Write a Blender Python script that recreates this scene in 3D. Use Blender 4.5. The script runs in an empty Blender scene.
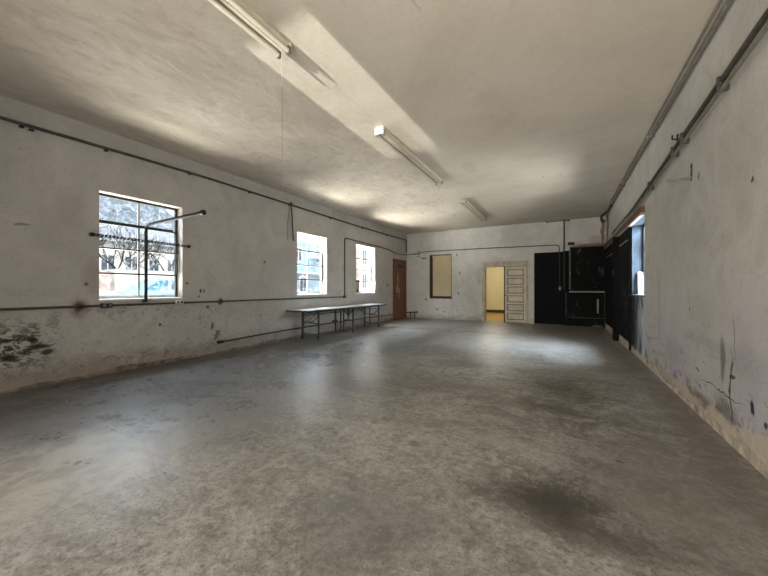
import bpy, bmesh, math, random
from mathutils import Vector, Matrix
random.seed(7)
C = bpy.context.scene.collection
PI = math.pi

# ------------------------------------------------------------------ room sizes (metres)
XL, XR, YB, YF, H = -5.584, 1.128, 11.97, -3.0, 3.395
T = 0.24                                    # wall thickness

# ------------------------------------------------------------------ materials
class M:
    def __init__(self, name):
        self.m = bpy.data.materials.new(name); self.m.use_nodes = True
        self.t = self.m.node_tree; self.t.nodes.clear()
        self.tc = self.t.nodes.new('ShaderNodeTexCoord')
        self.co = self.tc.outputs['Object']
    def n(self, kind): return self.t.nodes.new(kind)
    def put(self, sock, v):
        if hasattr(v, 'is_linked'): self.t.links.new(v, sock)
        elif isinstance(v, (tuple, list)) and len(v) == 3 and sock.type == 'RGBA': sock.default_value = (*v, 1)
        else: sock.default_value = v
    def math(self, op, a, b=None, clamp=False):
        x = self.n('ShaderNodeMath'); x.operation = op; x.use_clamp = clamp
        self.put(x.inputs[0], a)
        if b is not None: self.put(x.inputs[1], b)
        return x.outputs[0]
    def vmath(self, op, a, b=None):
        x = self.n('ShaderNodeVectorMath'); x.operation = op
        self.put(x.inputs[0], a)
        if b is not None: self.put(x.inputs[1], b)
        return x.outputs['Value'] if op in ('LENGTH', 'DISTANCE') else x.outputs['Vector']
    def noise(self, scale, detail=4, rough=.55, dist=0, stretch=None, off=None):
        co = self.co
        if stretch: co = self.vmath('MULTIPLY', co, stretch)
        if off: co = self.vmath('ADD', co, off)
        x = self.n('ShaderNodeTexNoise'); self.put(x.inputs['Vector'], co)
        x.inputs['Scale'].default_value = scale; x.inputs['Detail'].default_value = detail
        x.inputs['Roughness'].default_value = rough; x.inputs['Distortion'].default_value = dist
        return x.outputs['Fac']
    def wave(self, scale, dist=4, detail=3, dscale=1.5, stretch=None, direction='X'):
        co = self.co if not stretch else self.vmath('MULTIPLY', self.co, stretch)
        x = self.n('ShaderNodeTexWave'); self.put(x.inputs['Vector'], co); x.bands_direction = direction
        x.inputs['Scale'].default_value = scale; x.inputs['Distortion'].default_value = dist
        x.inputs['Detail'].default_value = detail; x.inputs['Detail Scale'].default_value = dscale
        return x.outputs['Fac']
    def rng(self, f, a, b, c=0., d=1.):
        x = self.n('ShaderNodeMapRange'); self.put(x.inputs[0], f)
        for i, v in enumerate((a, b, c, d)): self.put(x.inputs[i+1], v)
        return x.outputs[0]
    def mix(self, f, a, b, mode='MIX'):
        x = self.n('ShaderNodeMix'); x.data_type = 'RGBA'; x.blend_type = mode
        self.put(x.inputs[0], f); self.put(x.inputs[6], a); self.put(x.inputs[7], b)
        return x.outputs[2]
    def axis(self, i):
        x = self.n('ShaderNodeSeparateXYZ'); self.put(x.inputs[0], self.co); return x.outputs[i]
    def blob(self, c, r, soft=.6, nz=None, amt=.8):
        """mask that is 1 inside an ellipsoid with a ragged edge"""
        d = self.vmath('SUBTRACT', self.co, c)
        d = self.vmath('DIVIDE', d, r)
        l = self.vmath('LENGTH', d)
        if nz is not None:
            l = self.math('ADD', l, self.math('MULTIPLY', self.math('SUBTRACT', nz, .5), amt*2))
        return self.rng(l, 1 + soft*.5, 1 - soft*.5)
    def marks(self, base, lst, nz, wob=.05):
        x = self.n('ShaderNodeTexNoise'); self.put(x.inputs['Vector'], self.co); x.inputs['Scale'].default_value = 5; x.inputs['Detail'].default_value = 4
        keep = self.co
        d = self.vmath('SUBTRACT', x.outputs['Color'], (.5, .5, .5)); d = self.vmath('MULTIPLY', d, (wob*2, wob*2, wob*2))
        self.co = self.vmath('ADD', keep, d)
        fine = self.noise(24, 5, .75); nz = self.math('ADD', self.math('MULTIPLY', nz, .6), self.math('MULTIPLY', fine, .4))
        for (c, r, col, st, soft, amt) in lst:
            k = self.blob(c, r, soft, nz, amt)
            base = self.mix(self.math('MULTIPLY', k, st), base, col)
        self.co = keep
        return base
    def out(self, base, rough=.8, metal=0., bump=None, bstr=.3, bdist=.01, spec=.5, coat=0., emit=None, estr=0., trans=0., alpha=1., ior=None):
        p = self.n('ShaderNodeBsdfPrincipled'); o = self.n('ShaderNodeOutputMaterial')
        self.put(p.inputs['Base Color'], base); self.put(p.inputs['Roughness'], rough)
        self.put(p.inputs['Metallic'], metal); self.put(p.inputs['Specular IOR Level'], spec)
        if coat: p.inputs['Coat Weight'].default_value = coat
        if emit: self.put(p.inputs['Emission Color'], emit); p.inputs['Emission Strength'].default_value = estr
        if bump is not None:
            b = self.n('ShaderNodeBump'); b.inputs['Strength'].default_value = bstr; b.inputs['Distance'].default_value = bdist
            self.put(b.inputs['Height'], bump); self.t.links.new(b.outputs[0], p.inputs['Normal'])
        self.t.links.new(p.outputs[0], o.inputs[0])
        return self.m

def plain(name, col, rough=.6, metal=0., var=.12, scale=9., bstr=.0, spec=.5, stretch=None):
    a = M(name); nz = a.noise(scale, 5, stretch=stretch)
    dark = tuple(c*(1-var*1.6) for c in col); lite = tuple(min(1, c*(1+var)) for c in col)
    c = a.mix(a.rng(nz, .3, .7), dark, lite)
    return a.out(c, rough, metal, nz if bstr else None, bstr, .004, spec)

# ---- plaster walls
def plaster(name, base, marks, lilac=None, wob=.05, rust=(.21, .15, .11), extra=None, low=.22):
    a = M(name)
    big = a.noise(.55, 5, .6, .6); mid = a.noise(2.6, 6, .62, .8); fine = a.noise(26, 4, .6)
    c = a.mix(a.rng(big, .35, .68), tuple(x*.86 for x in base), tuple(min(1, x*1.07) for x in base))
    c = a.mix(a.math('MULTIPLY', a.rng(mid, .48, .66), .42), c, (base[0]*.72, base[1]*.69, base[2]*.66))
    c = a.mix(a.math('MULTIPLY', a.rng(mid, .44, .32), .35), c, tuple(min(1, x*1.16) for x in base))
    c = a.mix(a.math('MULTIPLY', a.rng(fine, .54, .68), .24), c, (base[0]*.5, base[1]*.48, base[2]*.45))
    z = a.axis(2)
    if lilac:
        k = a.math('MULTIPLY', a.rng(a.math('ADD', z, a.math('MULTIPLY', mid, .7)), 1.75, .45), a.rng(big, .36, .56))
        c = a.mix(a.math('MULTIPLY', k, .8), c, lilac)
        hs = a.noise(5, 7, .72, .6, stretch=(1, .35, 1.6)); c = a.mix(a.math('MULTIPLY', a.math('MULTIPLY', a.rng(hs, .54, .62), a.rng(z, 1.0, .5)), .45), c, (.22, .20, .21))
        pl = a.noise(6, 7, .75, .5, off=(0, 3, 1)); c = a.mix(a.math('MULTIPLY', a.rng(a.math('ADD', z, a.math('MULTIPLY', pl, .5)), .42, .36), .85), c, (.58, .51, .41)); c = a.mix(a.math('MULTIPLY', a.math('MULTIPLY', a.rng(pl, .50, .56), a.rng(z, .34, .2)), .7), c, (.13, .10, .085))
    # grime and damp close to the floor
    damp = a.noise(3.2, 6, .68, .5, stretch=(1, 1, 1.5))
    k = a.rng(a.math('ADD', z, a.math('MULTIPLY', damp, .55)), low + .40, low + .18)
    c = a.mix(a.math('MULTIPLY', k, .55), c, rust)
    # peppered holes and scabs in the lower wall
    sp = a.noise(14, 3, .7, .4); pk = a.math('MULTIPLY', a.rng(sp, .60, .66), a.rng(z, 1.0, .2))
    c = a.mix(a.math('MULTIPLY', pk, .55), c, (.12, .10, .085))
    nz = a.noise(7, 5, .65, .3)
    c = a.marks(c, marks, nz, wob)
    if extra: c = extra(a, c, nz)
    bm = a.math('ADD', a.math('MULTIPLY', mid, .7), a.math('MULTIPLY', fine, .3))
    return a.out(c, .85, 0, bm, .35, .02, .3)

BLK = (.012, .012, .013)
ml = []
for (y, z, ry, rz, s) in [(1.40, .475, .10, .028, .9), (1.47, .405, .055, .028, .9), (1.36, .58, .045, .03, .9), (1.15, .40, .07, .04, .9), (1.52, .79, .05, .08, .3)]:
    ml.append(((XL, y, z), (.5, ry, rz), BLK, s, .8, .5))
for (y, z, ry, rz, col, s) in [(1.78, .95, .05, .075, (.05, .018, .014), .9), (1.78, .93, .10, .13, (.12, .06, .05), .4), (3.78, .95, .045, .06, (.10, .05, .025), .9), (3.55, .85, .03, .025, BLK, .8),
                               (3.4, 1.16, .02, .04, BLK, .8), (3.46, 1.16, .015, .04, BLK, .8), (3.38, 1.05, .025, .02, BLK, .6), (4.8, 1.75, .025, .025, BLK, .7), (2.75, .63, .02, .02, BLK, .9), (3.16, 1.28, .02, .02, BLK, .9),
                               (1.86, 1.27, .02, .02, BLK, .9),  (1.25, 1.95, .06, .015, BLK, .5), (3.62, .5, .025, .05, BLK, .7), (3.72, .38, .04, .05, BLK, .6),
                               (1.93, 1.35, .12, .2, (.25, .225, .2), .35), (10.0, 1.45, .03, .03, BLK, .7), (10.3, 1.3, .04, .04, BLK, .7), (9.75, 1.15, .03, .03, BLK, .6), (7.1, 1.7, .02, .02, BLK, .6), (7.15, 1.1, .02, .02, BLK, .5), ]:
    ml.append(((XL, y, z), (.5, ry, rz), col, s, .6, .5))
def mould(a, c, nz):
    """black mould speckle near the camera end and grey grime under the first window"""
    n1 = a.noise(13, 6, .72, .6, stretch=(1, .8, 1.2)); n2 = a.noise(9, 6, .75, .8, off=(2, 5, 1))
    for (cy, cz, ry, rz, lo, st, nn, col) in [(1.16, .50, .34, .26, .49, .95, n1, BLK), (1.5, .78, .2, .16, .55, .5, n1, BLK), (2.9, .72, .95, .17, .53, .42, n2, (.14, .13, .115)), (2.3, .88, .6, .07, .52, .5, n2, (.12, .10, .085)),
                                          (4.6, .72, .35, .16, .54, .5, n2, (.10, .09, .08)), (3.6, .45, .35, .4, .59, .8, n1, BLK), (2.4, .16, 1.4, .10, .52, .5, n2, (.11, .08, .06))]:
        m = a.math('MULTIPLY', a.blob((XL, cy, cz), (.5, ry, rz), 1.2, nz, .35), a.rng(nn, lo, lo+.07))
        c = a.mix(a.math('MULTIPLY', m, st), c, col)
    return c
m_wall_left = plaster('plaster wall left', (.46, .44, .405), ml, extra=mould)
mb_ = []
for (x, z, rx, rz, s) in [(-4.3, .38, .05, .03, .6), (-4.0, .3, .03, .03, .6), (-3.5, .35, .02, .03, .6), (-4.75, .75, .03, .06, .7), (-3.45, 1.0, .03, .05, .7), (-3.4, 1.75, .02, .06, .8), (-3.5, 2.45, .03, .05, .6),
                          (-4.9, 1.6, .02, .04, .5), (-3.3, .55, .02, .02, .6), (-2.7, 1.4, .02, .1, .4), (-4.85, 2.38, .13, .03, .8)]:
    mb_.append(((x, YB, z), (rx, .5, rz), BLK, s, .6, .6))
mb_ += [((1.06, YB, 2.95), (.05, .5, .5), (.12, .05, .025), .8, .7, .6), ((.75, YB, 2.55), (.45, .5, .05), (.10, .045, .025), .7, .7, .6), ((.9, YB, 2.7), (.2, .5, .14), (.2, .10, .06), .35, .8, .6)]
m_wall_back = plaster('plaster wall back', (.66, .64, .60), mb_, low=.1)
mr = []
for (y, z, ry, rz, col, s, soft, amt) in [
    (3.62, .62, .055, .16, (.10, .095, .10), .75, .8, .7), (3.47, .42, .011, .30, BLK, .85, .6, .9), (3.42, .78, .007, .2, (.1, .09, .09), .6, .6, .8), (3.45, .505, .035, .022, (.05, .045, .045), .9, .3, .3),
    (3.72, .352, .42, .006, (.04, .035, .035), .85, .4, .3), (3.16, .385, .032, .055, BLK, .95, .4, .6), (2.99, .33, .018, .03, BLK, .9, .4, .5), (3.6, .22, .11, .10, (.16, .14, .135), .75, .7, .8),
    (4.1, .14, .35, .07, (.14, .10, .085), .7, .7, .8), (3.05, .16, .3, .09, (.62, .55, .44), .8, .4, .5), (3.7, .09, .3, .09, (.60, .52, .42), .8, .4, .5), (4.6, .1, .5, .06, (.55, .48, .40), .8, .4, .6), (5.6, .09, .5, .06, (.45, .40, .34), .7, .4, .6),
    (3.16, 1.95, .02, .02, BLK, .9, .4, .3), (4.15, 2.26, .02, .03, (.08, .08, .08), .8, .4, .3), (4.4, 1.0, .02, .02, BLK, .6, .4, .3), (4.2, .42, .05, .012, BLK, .8, .4, .4), (5.0, .42, .3, .15, (.30, .27, .30), .35, .9, .7),
    (3.3, .65, .3, .12, (.22, .21, .22), .3, .9, .9), (4.0, .7, .4, .06, (.25, .24, .25), .3, .8, .9), (5.6, .9, .06, .5, (.35, .30, .44), .35, .9, .5)]:
    mr.append(((XR, y, z), (.5, ry, rz), col, s, soft, amt))
def sooty(a, c, nz):
    """black and slate paint on the wall below and beside the right-hand window"""
    y, z = a.axis(1), a.axis(2)
    n2 = a.noise(2.2, 6, .65, 1.2, stretch=(1, 1, .45))
    k = a.math('MULTIPLY', a.rng(a.math('ADD', y, a.math('MULTIPLY', nz, .06)), 6.52, 6.56), a.rng(z, 2.5, 2.44))
    slate = a.mix(a.rng(n2, .40, .60), (.05, .07, .085), (.60, .68, .74))  # slate paint, its pale tone raised to paint in the lit streaks
    dark = a.mix(a.rng(nz, .52, .66), (.008, .009, .011), (.05, .055, .065))
    f = a.rng(a.math('ADD', y, a.math('MULTIPLY', n2, .9)), 7.2, 7.85)
    pnt = a.mix(f, slate, dark)
    base = a.rng(a.math('ADD', z, a.math('MULTIPLY', nz, .22)), .24, .19)
    pnt = a.mix(a.math('MULTIPLY', base, .9), pnt, (.55, .52, .47))
    return a.mix(k, c, pnt)
m_wall_right = plaster('plaster wall right', (.60, .58, .54), mr, wob=.08, lilac=(.46, .43, .55), extra=sooty, low=.0)
m_reveal = plain('whitewashed reveal', (.74, .70, .62), .8, 0, .08, 6, .2)
m_revealdim = plain('shaded whitewash reveal', (.40, .375, .33), .85, 0, .15, 6, .2)  # whitewash darkened to paint in the dimmer light at the near window
m_bluereveal = plain('slate blue reveal', (.05, .075, .105), .75, 0, .3, 5, .2)

# ---- ceiling
a = M('troweled plaster ceiling')
x = a.axis(0)
rough_zone = a.rng(a.math('ADD', x, a.math('MULTIPLY', a.noise(.6, 4), 1.2)), -1.2, -2.2)
sw = a.noise(1.7, 7, .66, 2.2, stretch=(1, .6, 1)); sw2 = a.noise(4.2, 6, .66, 1.8, stretch=(1, .6, 1)); big = a.noise(.5, 5, .6, .8); fine = a.noise(34, 4, .7); blot = a.noise(1.1, 6, .65, .8, off=(4, 2, 0))
amt = a.math('ADD', a.math('MULTIPLY', rough_zone, .8), .2)
c = a.mix(a.rng(big, .36, .66), (.47, .42, .345), (.575, .525, .445))
c = a.mix(a.math('MULTIPLY', a.rng(blot, .5, .7), .3), c, (.40, .34, .265))
c = a.mix(a.math('MULTIPLY', a.math('MULTIPLY', a.rng(sw, .51, .64), amt), .36), c, (.34, .28, .215))
c = a.mix(a.math('MULTIPLY', a.math('MULTIPLY', a.rng(sw2, .53, .66), amt), .30), c, (.70, .66, .58))
c = a.mix(a.math('MULTIPLY', a.math('MULTIPLY', a.rng(sw2, .46, .34), amt), .34), c, (.32, .265, .205))
c = a.mix(a.math('MULTIPLY', a.rng(fine, .54, .68), .22), c, (.30, .255, .20))
nz = a.noise(5, 5, .6)
c = a.marks(c, [((-.66, 1.98, H), (.085, .085, .3), (.36, .31, .245), .6, .4, .15), ((-1.0, 2.15, H), (.012, .25, .3), (.3, .25, .2), .4, .5, .3), ((-.35, 7.1, H), (.02, .02, .3), BLK, .7, .4, .3), ((-.05, 7.1, H), (.02, .02, .3), BLK, .7, .4, .3),
                ((-3.6, 8.8, H), (.03, .03, .3), BLK, .7, .4, .3), ((-2.9, 9.6, H), (.03, .03, .3), BLK, .6, .4, .3), ((-1.5, 5.9, H), (.12, .3, .3), (.38, .33, .27), .4, .5, .6), ((-5.0, 1.7, H), (.5, 1.6, .3), (.33, .285, .225), .5, .9, .4)], nz)
h = a.math('ADD', a.math('MULTIPLY', a.math('ADD', sw, a.math('MULTIPLY', sw2, .6)), a.math('ADD', a.math('MULTIPLY', rough_zone, .5), .06)), a.math('MULTIPLY', fine, .08))
m_ceil = a.out(c, .9, 0, h, .5, .04, .2)

# ---- worn concrete floor
a = M('worn concrete floor')
big = a.noise(.42, 5, .58, 1.0); mid = a.noise(1.3, 7, .66, 1.4, stretch=(.75, 1, 1)); fine = a.noise(9, 6, .7, .8); grit = a.noise(60, 3, .7)
streak = a.noise(1.6, 6, .65, 1.2, stretch=(.5, 1.5, 1), off=(3, 1, 0))
med = a.noise(4.2, 8, .74, 1.2, stretch=(.8, 1, 1), off=(1, 7, 0)); sand = a.noise(22, 6, .78, .5, off=(5, 5, 0))
c = a.mix(a.rng(big, .36, .62), (.215, .20, .178), (.33, .315, .288))
c = a.mix(a.math('MULTIPLY', a.rng(mid, .51, .64), .65), c, (.40, .38, .35))
c = a.mix(a.math('MULTIPLY', a.rng(mid, .47, .37), .78), c, (.115, .108, .088))
c = a.mix(a.math('MULTIPLY', a.rng(streak, .53, .62), .45), c, (.42, .40, .365))
c = a.mix(a.math('MULTIPLY', a.rng(streak, .45, .36), .5), c, (.11, .096, .08))
c = a.mix(a.math('MULTIPLY', a.rng(med, .51, .62), .24), c, (.42, .40, .36))
c = a.mix(a.math('MULTIPLY', a.rng(med, .48, .38), .38), c, (.11, .096, .078))
c = a.mix(a.math('MULTIPLY', a.rng(fine, .52, .62), .34), c, (.10, .088, .072))
c = a.mix(a.math('MULTIPLY', a.rng(fine, .46, .37), .26), c, (.52, .50, .46))
c = a.mix(a.math('MULTIPLY', a.rng(sand, .53, .60), .5), c, (.07, .06, .05))
c = a.mix(a.math('MULTIPLY', a.rng(sand, .46, .39), .4), c, (.55, .53, .49))
c = a.mix(a.math('MULTIPLY', a.rng(grit, .54, .62), .5), c, (.06, .052, .044))
nz = a.noise(3.0, 8, .74, .8)
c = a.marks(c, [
    ((-.06, 2.06, 0), (.21, .17, .5), (.045, .036, .028), .88, 1.0, 1.1), ((-.28, 2.30, 0), (.17, .16, .5), (.30, .27, .235), .5, .7, .9), ((.16, 1.85, 0), (.22, .10, .5), (.075, .062, .05), .55, .8, .9), ((-.36, 2.62, 0), (.24, .13, .5), (.36, .335, .29), .45, .7, .9),
    ((-2.2, 3.4, 0), (.42, .3, .5), (.08, .07, .058), .6, .9, .9), ((-2.9, 7.2, 0), (.35, 2.2, .5), (.07, .062, .054), .7, .9, .9), ((-2.3, 6.0, 0), (.6, .5, .5), (.08, .07, .06), .6, .9, .9), ((-1.4, 5.1, 0), (.35, .25, .5), (.09, .07, .055), .7, .8, .9),
    ((-1.2, 3.9, 0), (.5, .2, .5), (.10, .085, .068), .5, .9, .9), ((-.2, 3.6, 0), (.7, .12, .5), (.09, .078, .064), .5, .9, .9), ((-1.9, 9.2, 0), (.6, 1.2, .5), (.36, .34, .31), .5, 1, .9), ((-.4, 8.0, 0), (1.1, 1.2, .5), (.37, .355, .33), .6, 1, .8),  # pale marks near the right window paint in its pool of daylight
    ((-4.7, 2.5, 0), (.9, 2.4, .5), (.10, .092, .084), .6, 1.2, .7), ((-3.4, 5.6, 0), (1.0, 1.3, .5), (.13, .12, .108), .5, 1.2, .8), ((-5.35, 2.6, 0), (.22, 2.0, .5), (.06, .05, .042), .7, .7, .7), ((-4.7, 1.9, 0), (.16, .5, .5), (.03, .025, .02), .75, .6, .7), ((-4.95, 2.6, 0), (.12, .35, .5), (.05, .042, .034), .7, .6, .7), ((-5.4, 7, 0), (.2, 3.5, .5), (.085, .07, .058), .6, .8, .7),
    ((-3.5, 2.0, 0), (.8, .6, .5), (.16, .155, .155), .55, 1, .8), ((-3.3, 3.7, 0), (.5, .6, .5), (.22, .215, .21), .45, 1, .8), ((-2.7, 1.0, 0), (.5, .5, .5), (.33, .305, .25), .6, 1, .9), ((-3.0, .7, 0), (.5, .4, .5), (.36, .33, .275), .6, 1, .9),  # pale warm marks at the end paint in light from behind the camera
    ((-1.75, 1.55, 0), (.02, .16, .5), (.40, .37, .31), .6, .5, .3), ((-.9, 1.45, 0), (.35, .25, .5), (.16, .155, .15), .5, 1, .9), ((.55, 2.5, 0), (.35, .6, .5), (.2, .178, .145), .5, 1, .9), ((.95, 5.0, 0), (.14, 3.0, .5), (.12, .10, .08), .5, .9, .8),
    ((-1.0, 2.3, 0), (.05, .03, .5), (.04, .035, .03), .6, .6, .9), ((.33, 2.75, 0), (.025, .02, .5), BLK, .7, .5, .5), ((-2.9, 8.9, 0), (1.3, .3, .5), (.08, .07, .062), .6, .9, .9)], nz)
n1 = a.noise(7, 8, .78, 1.2, off=(3, 3, 0)); n2 = a.noise(2.4, 8, .74, 1.6, off=(8, 1, 0)); n3 = a.noise(11, 8, .8, 2.0, off=(1, 9, 0))
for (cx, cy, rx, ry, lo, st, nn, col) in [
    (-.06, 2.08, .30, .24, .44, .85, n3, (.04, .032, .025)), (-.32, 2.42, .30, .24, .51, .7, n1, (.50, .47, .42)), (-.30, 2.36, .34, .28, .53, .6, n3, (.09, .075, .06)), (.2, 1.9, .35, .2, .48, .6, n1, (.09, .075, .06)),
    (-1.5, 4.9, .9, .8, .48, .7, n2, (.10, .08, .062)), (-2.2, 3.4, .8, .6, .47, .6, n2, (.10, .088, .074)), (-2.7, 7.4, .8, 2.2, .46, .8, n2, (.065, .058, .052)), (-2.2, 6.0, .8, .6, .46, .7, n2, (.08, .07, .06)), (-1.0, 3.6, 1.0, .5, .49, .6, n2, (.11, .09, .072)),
    (-.1, 3.5, 1.0, .4, .49, .6, n2, (.10, .085, .068)), (-4.6, 2.4, 1.1, 2.2, .42, .8, n2, (.085, .08, .078)), (-4.9, 2.0, .5, .9, .48, .8, n2, (.035, .03, .026)), (-3.9, 5.0, 1.0, 1.4, .46, .6, n2, (.10, .094, .086)), (-1.2, 8.6, 2.2, 2.4, .50, .5, n2, (.46, .44, .41)),  # last pale patch paints more window light on the far floor
    (-3.2, 1.9, .8, .8, .47, .5, n2, (.15, .145, .145)), (-2.9, .9, .7, .6, .48, .5, n2, (.46, .42, .35)), (.7, 3.2, .5, 1.6, .5, .4, n2, (.14, .12, .095)), (-.7, 1.4, .6, .4, .5, .4, n2, (.15, .14, .135)), (-1.3, 2.2, .5, .5, .5, .4, n1, (.46, .43, .38))]:  # near-left pale patch paints in more of the light from behind
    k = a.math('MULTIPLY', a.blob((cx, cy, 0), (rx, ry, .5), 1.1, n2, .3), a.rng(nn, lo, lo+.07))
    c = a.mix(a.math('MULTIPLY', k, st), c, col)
rg = a.rng(a.math('ADD', a.math('MULTIPLY', mid, .6), a.math('MULTIPLY', fine, .4)), .35, .68, .27, .56)
wornk = a.blob((-4.0, 3.2, 0), (1.7, 3.4, .5), 1.0, n2, .4)
c = a.mix(a.math('MULTIPLY', wornk, a.rng(n2, .36, .6, .72, .25)), c, (.085, .086, .094))
rg = a.math('MULTIPLY', rg, a.rng(wornk, 0, 1, 1, .72))
hb = a.math('ADD', a.math('MULTIPLY', mid, .55), a.math('ADD', a.math('MULTIPLY', fine, .3), a.math('MULTIPLY', grit, .08)))
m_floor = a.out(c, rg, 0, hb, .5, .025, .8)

# ---- other materials
m_steel = plain('grey galvanised steel', (.30, .29, .27), .45, .7, .2, 14)
m_darkpipe = plain('dark weathered pipe', (.075, .066, .056), .5, .4, .3, 12)
m_greypipe = plain('grey painted pipe', (.22, .205, .175), .55, .2, .2, 10)
m_rust = plain('dark red rust', (.05, .018, .012), .85, 0, .4, 20)
m_black = plain('black painted metal', (.018, .018, .019), .45, .3, .3, 9)
m_rubber = plain('black rubber', (.014, .014, .014), .7, 0, .2, 20)
m_castor = plain('worn castor hub', (.35, .34, .33), .4, .8, .2, 20)
m_winframe = plain('dark bronze window steel', (.045, .043, .043), .5, .3, .3, 12)
m_whiteframe = plain('chalky white window steel', (.60, .58, .56), .6, .1, .12, 12)
m_fixt = plain('ivory enamel', (.60, .55, .44), .45, 0, .08, 6)
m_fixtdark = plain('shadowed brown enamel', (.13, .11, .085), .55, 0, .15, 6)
m_tube = plain('frosted glass tube', (.58, .54, .45), .25, 0, .05, 5)
m_cord = plain('beige string', (.33, .30, .25), .9, 0, .1, 30)
a = M('brown varnished door'); g = a.noise(3, 6, .6, 1.5, stretch=(8, 8, .6)); w = a.noise(1.2, 4)
c = a.mix(a.rng(g, .3, .7), (.115, .038, .020), (.20, .072, .038)); c = a.mix(a.math('MULTIPLY', a.rng(w, .5, .7), .4), c, (.09, .04, .025))
m_brown = a.out(c, .5, 0, g, .15, .003)
m_tape = plain('tan paper tape', (.42, .27, .13), .8, 0, .2, 8)
a = M('tan chipboard'); g = a.noise(26, 5, .7, .6); w = a.noise(5, 3, stretch=(1, 1, .3))
c = a.mix(a.rng(g, .35, .66), (.46, .36, .20), (.70, .585, .39)); c = a.mix(a.math('MULTIPLY', a.rng(w, .5, .7), .35), c, (.5, .4, .24))
m_osb = a.out(c, .8, 0, g, .3, .004)
m_darkwood = plain('dark brown wood', (.06, .032, .02), .7, 0, .35, 5, .3, stretch=(1, 1, 6))
m_redwood = plain('red brown wood', (.17, .065, .035), .6, 0, .35, 6, .3, stretch=(6, .6, 6))
m_cream = plain('cream door paint', (.72, .65, .50), .5, 0, .10, 3, .1)
m_grooveshade = plain('groove shade brown', (.17, .135, .09), .7, 0, .2, 6)
m_creamdark = plain('aged cream trim paint', (.56, .50, .38), .55, 0, .18, 5, .15)
m_whitetrim = plain('off white trim paint', (.66, .63, .57), .55, 0, .10, 5, .15)
m_yellow = plain('pale yellow wall paint', (.72, .66, .38), .7, 0, .05, 1.5)
m_orange = plain('orange varnished boards', (.50, .27, .07), .35, 0, .12, 3, stretch=(6, .8, 1))
def sooted(name, base, hi, s1=.62, scale=2.2, stretch=(1, 1, .5)):
    a = M(name); n1 = a.noise(scale, 7, .7, 2.5, stretch=stretch); n2 = a.noise(16, 5, .7, .5)
    c = a.mix(a.rng(n1, s1, s1+.14), base, hi); c = a.mix(a.math('MULTIPLY', a.rng(n2, .66, .74), .6), c, tuple(x*1.4 for x in hi))
    return a.out(c, .75, 0, n1, .15, .006, .12)
m_soot = sooted('black door paint', (.007, .0075, .009), (.011, .012, .014), .6)
m_soot2 = sooted('scuffed black paint', (.007, .007, .0075), (.11, .11, .105), .57)
m_soot3 = sooted('flaked black paint', (.008, .009, .010), (.12, .13, .14), .57, 2.8)
m_chalk = plain('pale scuffed edge', (.42, .41, .39), .7, 0, .35, 14)
m_greyedge = plain('grey scuffed edge', (.16, .155, .15), .6, .1, .4, 12)
m_paper = plain('white card', (.85, .84, .80), .7, 0, .05, 5)
m_cardboard = plain('brown cardboard', (.36, .24, .14), .8, 0, .15, 8)
a = M('white laminate table top'); g = a.noise(6, 5, .6, .5)
m_lam = a.out(a.mix(a.rng(g, .4, .75), (.62, .64, .64), (.48, .49, .48)), .28, 0, None, spec=.5)
m_tabedge = plain('dark table edge', (.03, .032, .034), .45, 0, .2, 10)
m_tableg = plain('blue grey table steel', (.085, .09, .098), .4, .6, .25, 14)
m_grime = plain('crumbling plaster base', (.21, .165, .125), .9, 0, .45, 9, .6)
m_grimer = plain('crumbling cream plaster base', (.56, .49, .40), .9, 0, .30, 9, .6)
# glass: clear thin pane with faint dirt
a = M('dirty window glass')
gl = a.n('ShaderNodeBsdfGlossy'); gl.inputs['Roughness'].default_value = .05
tr = a.n('ShaderNodeBsdfTransparent'); a.put(tr.inputs[0], (.93, .95, .96))
df = a.n('ShaderNodeBsdfTranslucent'); a.put(df.inputs[0], (.8, .85, .9))
fr = a.n('ShaderNodeLayerWeight'); fr.inputs[0].default_value = .5; fk = a.math('ADD', a.math('MULTIPLY', a.math('POWER', fr.outputs['Facing'], 5), .6), .03)
m1 = a.n('ShaderNodeMixShader'); a.put(m1.inputs[0], a.math('MULTIPLY', a.rng(a.noise(9, 5, .7, 1.5), .5, .8), .10)); a.t.links.new(tr.outputs[0], m1.inputs[1]); a.t.links.new(df.outputs[0], m1.inputs[2])
m2 = a.n('ShaderNodeMixShader'); a.put(m2.inputs[0], fk); a.t.links.new(m1.outputs[0], m2.inputs[1]); a.t.links.new(gl.outputs[0], m2.inputs[2])
o = a.n('ShaderNodeOutputMaterial'); a.t.links.new(m2.outputs[0], o.inputs[0]); m_glass = a.m

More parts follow.
